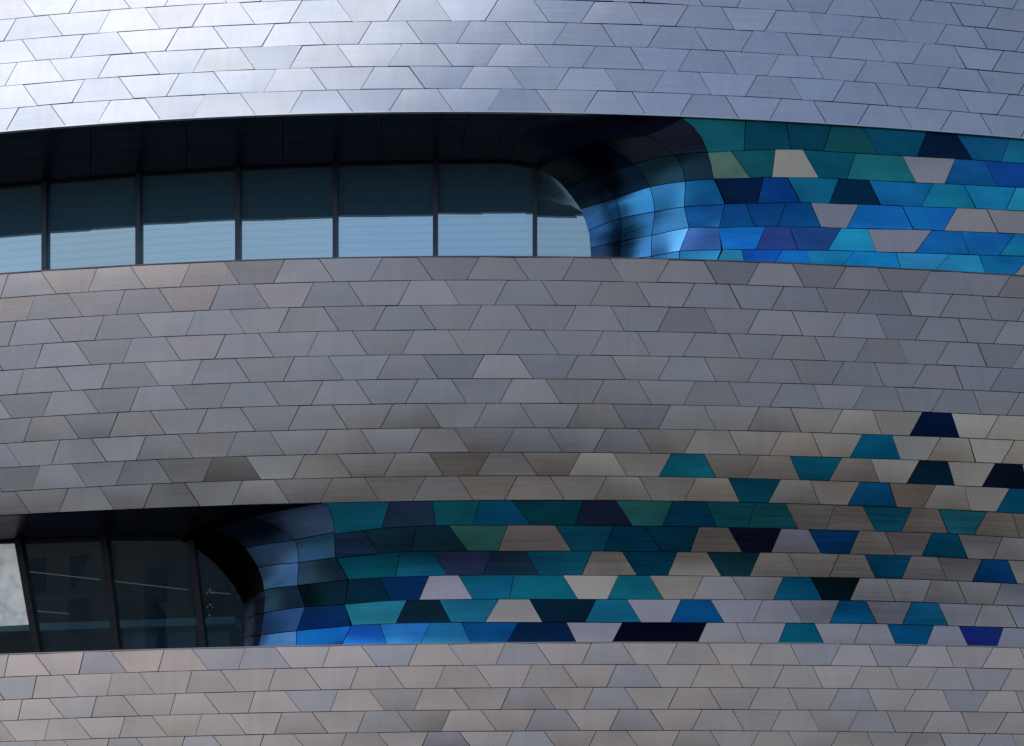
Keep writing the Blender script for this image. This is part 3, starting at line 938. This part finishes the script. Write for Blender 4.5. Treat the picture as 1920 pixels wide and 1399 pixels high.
def pane(name, pts, mat, parent, thick=0.02):
    n = len(pts)
    V = list(pts) + [inward(p, thick) for p in pts]
    F = [tuple(reversed(range(n))), tuple(range(n, 2 * n))] + [(i, (i + 1) % n, n + (i + 1) % n, n + i) for i in range(n)]
    return mesh_obj(name, V, F, mat, parent)

GD1 = 2.68
MUL1 = [-445, -268, -92, 82, 258, 445, 628, 816, 1003]
# upper window: head frame is the part's own mesh, panes and mullions hang under it
V, F = [], []
xs = np.linspace(-436, 1000, 70)
for x in xs:
    p = hit(x, head1(x) - 2 if x < 950 else CC1[4].at_s(0)[1] * 0 + np.interp(x, [950, 975, 1003], [head1(950) - 2, 306, 313]), B_REC, GD1 - 0.06)
    V += [p, p - Vector((0, 0, 0.05)), inward(p, 0.2) - Vector((0, 0, 0.05)), inward(p, 0.2)]
for i in range(len(xs) - 1):
    for k in range(4):
        F.append((i * 4 + k, i * 4 + (k + 1) % 4, (i + 1) * 4 + (k + 1) % 4, (i + 1) * 4 + k))
win1 = mesh_obj("ribbon_window", V, F, M_FRAME_DARK, BLD, origin=Vector((0, 0, 0)))
win1["_org"] = (0, 0, 0)
win1["label"] = "upper ribbon window of tall blue mirrored panes"

def edge4(y):   # right-hand curved edge of the upper window
    pts = c4[-10:]
    return float(np.interp(y, [p[1] for p in pts], [p[0] for p in pts]))
def curved_pane(x_left, edge_pts, ytop_left, bot, bfun, d):
    pts = [(x_left, ytop_left)] + edge_pts + [(x_left, bot)]
    return [hit(x, y, bfun, d) for x, y in pts]
for i in range(len(MUL1) - 1):
    xa, xb = MUL1[i] + 4.5, MUL1[i + 1] - 4.5
    jx = random.gauss(0, .004); jz = random.gauss(0, .003)
    q = []
    if i < len(MUL1) - 2:
        cs = [(xa, head1(xa) - 3), (xb, head1(xb) - 3), (xb, E2(xb) + 30), (xa, E2(xa) + 30)]
    else:
        cs = [(xa, head1(xa) - 3), (955, head1(950) - 3), (975, 306), (xb, 312), (xb, E2(xb) + 30), (xa, E2(xa) + 30)]
    q = [hit(x, y, B_REC, GD1 + jx * (x - xa) / 60 + jz * (y - 350) / 60) for x, y in cs]
    pane("pane", q, M_GLASS, win1)
edge = [(x + 3, y - 1) for x, y in c4[-9:]]
pane("pane", curved_pane(1007.5, edge, 314, E2(1007) + 30, B_REC, GD1), M_GLASS, win1)
for x in MUL1[1:]:
    h = head1(x) - 6 if x < 950 else 311
    w = 4.4
    a0, a1 = hit(x - w, h, B_REC, GD1 - .12), hit(x + w, h, B_REC, GD1 - .12)
    b0_, b1_ = hit(x - w, E2(x) + 26, B_REC, GD1 - .12), hit(x + w, E2(x) + 26, B_REC, GD1 - .12)
    box_between("mullion", a0, a1, b0_, b1_, 0.22, M_FRAME, win1)
# lower window
GD2 = 1.78
MUL2 = [((-340, 1032), (-280, 1258)), ((-150, 1019), (-95, 1242)), ((31, 1010), (72, 1240)), ((193, 1006), (220, 1238)), ((357, 1018), (383, 1236))]
V, F = [], []
xs = np.linspace(-436, 345, 40)
for x in xs:
    p = hit(x, head2(x) - 2, B_MID, GD2 - 0.06)
    V += [p, p - Vector((0, 0, 0.06)), inward(p, 0.2) - Vector((0, 0, 0.06)), inward(p, 0.2)]
for i in range(len(xs) - 1):
    for k in range(4):
        F.append((i * 4 + k, i * 4 + (k + 1) % 4, (i + 1) * 4 + (k + 1) % 4, (i + 1) * 4 + k))
win2 = mesh_obj("ribbon_window", V, F, M_FRAME_DARK, BLD, origin=Vector((0, 0, 0)))
win2["_org"] = (0, 0, 0)
win2["label"] = "lower ribbon window of dark tinted panes with slanting mullions"

def glow_pane_mat():
    m, t, p = new_mat("mottled_white_glow")
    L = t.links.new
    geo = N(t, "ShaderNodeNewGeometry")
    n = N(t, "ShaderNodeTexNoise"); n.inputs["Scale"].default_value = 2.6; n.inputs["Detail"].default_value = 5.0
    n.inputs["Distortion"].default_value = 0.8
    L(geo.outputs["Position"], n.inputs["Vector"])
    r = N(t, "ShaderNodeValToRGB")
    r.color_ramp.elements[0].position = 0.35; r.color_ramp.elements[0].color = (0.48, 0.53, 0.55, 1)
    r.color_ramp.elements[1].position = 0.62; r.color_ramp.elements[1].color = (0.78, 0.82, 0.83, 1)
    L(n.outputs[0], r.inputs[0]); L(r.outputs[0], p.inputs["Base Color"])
    L(r.outputs[0], p.inputs["Emission Color"]); p.inputs["Emission Strength"].default_value = 0.30  # made-up glow, added to brighten the shaded pane
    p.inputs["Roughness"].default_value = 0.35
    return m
M_GLOW_PANE = glow_pane_mat()
def mulx(m, y):
    (xa, ya), (xb, yb) = m
    return xa + (xb - xa) * (y - ya) / (yb - ya)
for i in range(4):
    ma, mb = MUL2[i], MUL2[i + 1]
    ya, yb = ma[0][1] - 4, mb[0][1] - 4
    ba, bb = ma[1][1], mb[1][1]
    cs = [(mulx(ma, ya) + 6, ya), (mulx(mb, yb) - 6, yb), (mulx(mb, bb) - 6, bb), (mulx(ma, ba) + 6, ba)]
    if i == 3:
        cs = [(mulx(ma, ya) + 6, ya), (300, head2(300) - 3), (336, 1011), (mulx(mb, 1018) - 6, 1018), (mulx(mb, bb) - 6, bb), (mulx(ma, ba) + 6, ba)]
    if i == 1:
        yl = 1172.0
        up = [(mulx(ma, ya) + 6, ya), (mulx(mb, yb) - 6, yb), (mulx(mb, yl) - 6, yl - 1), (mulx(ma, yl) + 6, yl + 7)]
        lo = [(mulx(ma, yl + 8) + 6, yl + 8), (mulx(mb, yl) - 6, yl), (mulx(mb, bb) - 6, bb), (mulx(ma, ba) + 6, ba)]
        fp = pane("pane", [hit(x, y, B_MID, GD2) for x, y in up], M_GLOW_PANE, win2)
        fp["label"] = "window pane with made-up glowing mottled white film"
        pane("pane", [hit(x, y, B_MID, GD2) for x, y in lo], M_GLASS_DARK, win2)
    else:
        pane("pane", [hit(x, y, B_MID, GD2) for x, y in cs], M_GLASS_DARK, win2)
edge = [(x + 3, y - 1) for x, y in b3[7:]]
pane("pane", [hit(x, y, B_MID, GD2) for x, y in [(mulx(MUL2[4], 1022) + 6, 1022)] + edge + [(mulx(MUL2[4], 1236) + 6, 1236)]], M_GLASS_DARK, win2)
for m in MUL2:
    (xa, ya), (xb, yb) = m
    w = 6.0
    box_between("mullion", hit(xa - w, ya - 4, B_MID, GD2 - .12), hit(xa + w, ya - 4, B_MID, GD2 - .12),
                hit(xb - w, yb, B_MID, GD2 - .12), hit(xb + w, yb, B_MID, GD2 - .12), 0.22, M_FRAME_DARK, win2)

# ---- rooms behind the glass, ledges, roof and the plain lower storeys
def ring_strip(name, pts, dists, mat, parent, closed_thick=0.0):
    V, F = [], []
    for p in pts:
        for d in dists:
            V.append(inward(p, d))
    n = len(dists)
    for i in range(len(pts) - 1):
        for k in range(n - 1):
            F.append((i * n + k, (i + 1) * n + k, (i + 1) * n + k + 1, i * n + k + 1))
    if closed_thick:
        m = len(V)
        V += [v - Vector((0, 0, closed_thick)) for v in V]
        F += [tuple(m + q for q in reversed(f)) for f in F[:]]
        F += [(i * n, m + i * n, m + (i + 1) * n, (i + 1) * n) for i in range(len(pts) - 1)]
    o = mesh_obj(name, V, F, mat, parent, origin=Vector((0, 0, 0)))
    o["_org"] = (0, 0, 0)
    return o
XS = list(np.linspace(X0, X1, 50))
ring_strip("window_ledge", [hit(x, E2(x) + 3, B_MID, 0.06) for x in XS], (0, 6.5), M_BACK, BLD, 0.15)
ring_strip("window_ledge", [hit(x, E4(x) + 3, B_LOW, 0.06) for x in XS], (0, 6.5), M_BACK, BLD, 0.15)
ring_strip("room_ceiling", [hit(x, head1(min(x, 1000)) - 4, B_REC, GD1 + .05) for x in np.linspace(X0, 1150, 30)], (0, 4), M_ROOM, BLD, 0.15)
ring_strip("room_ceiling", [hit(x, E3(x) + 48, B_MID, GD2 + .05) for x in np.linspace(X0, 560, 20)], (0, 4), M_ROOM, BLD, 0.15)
V, F = [], []
zt, zb = z_of(-320), 0.0
nseg = 96
for i in range(nseg + 1):
    a = -math.pi / 2 - 0.75 + 1.5 * i / nseg
    for z in (zb, zt):
        V.append(Vector((AX + (R0 - 6.2) * math.cos(a), AY + (R0 - 6.2) * math.sin(a), z)))
for i in range(nseg):
    F.append((2 * i, 2 * i + 2, 2 * i + 3, 2 * i + 1))
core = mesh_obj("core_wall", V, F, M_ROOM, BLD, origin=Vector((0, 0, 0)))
ring_strip("roof", [hit(x, TOP_LINES[0](x), B_TOP, 0.02) for x in XS], (0, 12), M_CONCRETE, BLD, 0.3)
ring_strip("end_wall", [], (0, 1), M_BACK, BLD) if False else None
# plain base below the cladding
V, F = [], []
pts = [hit(x, LOW_LINES[-1](x) - 2, B_LOW, 0.25) for x in XS]
for p in pts:
    V += [p, Vector((p.x, p.y, -0.2)), inward(Vector((p.x, p.y, -0.2)), 0.6), inward(p, 0.6)]
for i in range(len(pts) - 1):
    for k in range(4):
        F.append((i * 4 + k, i * 4 + (k + 1) % 4, (i + 1) * 4 + (k + 1) % 4, (i + 1) * 4 + k))
mesh_obj("base_wall", V, F, M_CONCRETE, BLD, origin=Vector((0, 0, 0)))

# ================================================================== things inside the lower room
def tube(name, a, b, r, mat, parent=None, n=8):
    ax = (b - a).normalized()
    s = ax.orthogonal().normalized(); t = ax.cross(s)
    V = [p + (s * math.cos(2 * math.pi * k / n) + t * math.sin(2 * math.pi * k / n)) * r for p in (a, b) for k in range(n)]
    F = [(k, (k + 1) % n, n + (k + 1) % n, n + k) for k in range(n)] + [tuple(reversed(range(n))), tuple(range(n, 2 * n))]
    return mesh_obj(name, V, F, mat, parent)
def inroom(x, y, d): return hit(x, y, B_MID, d)
for (p, q, lab) in [((48, 1071), (188, 1087), "slim strip light glowing behind the dark panes beside the pale pane"),
                    ((214, 1090), (352, 1106), "slim strip light glowing behind the dark panes between the two middle mullions"),
                    ((392, 1110), (432, 1114), "short strip light glowing behind the rounded end pane"),
                    ((70, 1146), (130, 1151), "short low strip light behind the dark pane above the counter")]:
    t = tube("strip_light", inroom(*p, 3.2), inroom(*q, 3.2), 0.009, M_LAMP)
    tag(t, lab, "light", "strip lights inside the lower window")

def counter(name, x0, x1, y0f, y1f, d, mat, label):
    V, F = [], []
    xs = np.linspace(x0, x1, 14)
    for x in xs:
        a, b = inroom(x, y0f(x), d), inroom(x, y1f(x), d)
        V += [a, b, inward(b, .5), inward(a, .5)]
    for i in range(len(xs) - 1):
        for k in range(4):
            F.append((i * 4 + k, i * 4 + (k + 1) % 4, (i + 1) * 4 + (k + 1) % 4, (i + 1) * 4 + k))
    F += [(0, 1, 2, 3), tuple(len(V) - 4 + k for k in (3, 2, 1, 0))]
    return V, F
def strip_box(name, x0, x1, yt, yb, d, back, mat, parent, n=14):
    V, F = [], []
    xs = np.linspace(x0, x1, n)
    for x in xs:
        a, b = inroom(x, yt(x), d), inroom(x, yb(x), d)
        b = Vector((a.x, a.y, b.z))
        V += [a, b, inward(b, back), inward(a, back)]
    for i in range(len(xs) - 1):
        for k in range(4):
            F.append((i * 4 + k, i * 4 + (k + 1) % 4, (i + 1) * 4 + (k + 1) % 4, (i + 1) * 4 + k))
    F += [(0, 1, 2, 3), tuple(len(V) - 4 + k for k in (3, 2, 1, 0))]
    return mesh_obj(name, V, F, mat, parent)
FLOOR2 = hit(200, E4(200) + 3, B_LOW, 0.06).z
def ct(x): return 1171.0 - 0.034 * x
cnt_org = inroom(200, ct(200), 2.5); cnt_org = Vector((cnt_org.x, cnt_org.y, FLOOR2))
CNT = root("bar_counter", cnt_org)
tag(CNT, "long pale blue bar counter standing inside the lower ribbon window", "counter")
strip_box("worktop", -120, 440, ct, lambda x: ct(x) + 14, 2.5, 0.55, M_COUNTER, CNT, 24)
for xc in (-60, 40, 110, 225, 300, 372, 436):
    a = inroom(xc, ct(xc) + 14, 2.6)
    box_between("post", a + Vector((-.05, 0, 0)), a + Vector((.05, 0, 0)), Vector((a.x - .05, a.y, FLOOR2)), Vector((a.x + .05, a.y, FLOOR2)), 0.08, M_FRAME_DARK, CNT)
for xa, xb in ((232, 296), (304, 368), (378, 432)):
    p, q = inroom(xa, ct(xa) + 18, 2.75), inroom(xb, ct(xb) + 18, 2.75)
    box_between("front_panel", p, q, Vector((p.x, p.y, FLOOR2 + .05)), Vector((q.x, q.y, FLOOR2 + .05)), 0.04, M_CABINET, CNT)

# hanging cluster of small star lamps
pend_top = inroom(393, 1090, 2.35)
PEN = root("pendant_lamp", pend_top)
tag(PEN, "hanging string of tiny white star lamps behind the rounded end pane", "lamp")
tube("cord", pend_top + Vector((0, 0, 0.6)), pend_top - Vector((0, 0, 0.6)), 0.004, M_FRAME_DARK, PEN)
def star(center, s, parent):
    V, F = [], []
    for sgn in (-1, 1):
        V.append(center + Vector((0, 0.012 * sgn, 0)))
    for k in range(12):
        r = s if k % 2 == 0 else s * 0.42
        a = math.pi * k / 6
        V.append(center + Vector((r * math.sin(a), 0, r * math.cos(a))))
    for k in range(12):
        F += [(0, 2 + k, 2 + (k + 1) % 12), (1, 2 + (k + 1) % 12, 2 + k)]
    mesh_obj("star", V, F, M_LAMP, parent)
for (x, y, s) in [(393, 1106, .035), (388, 1112, .025), (398, 1112, .025), (394, 1134, .03), (389, 1139, .022), (399, 1139, .022), (393, 1154, .03)]:
    star(inroom(x, y, 2.35), s, PEN)
for o in bpy.data.objects:
    if "_org" in o: del o["_org"]
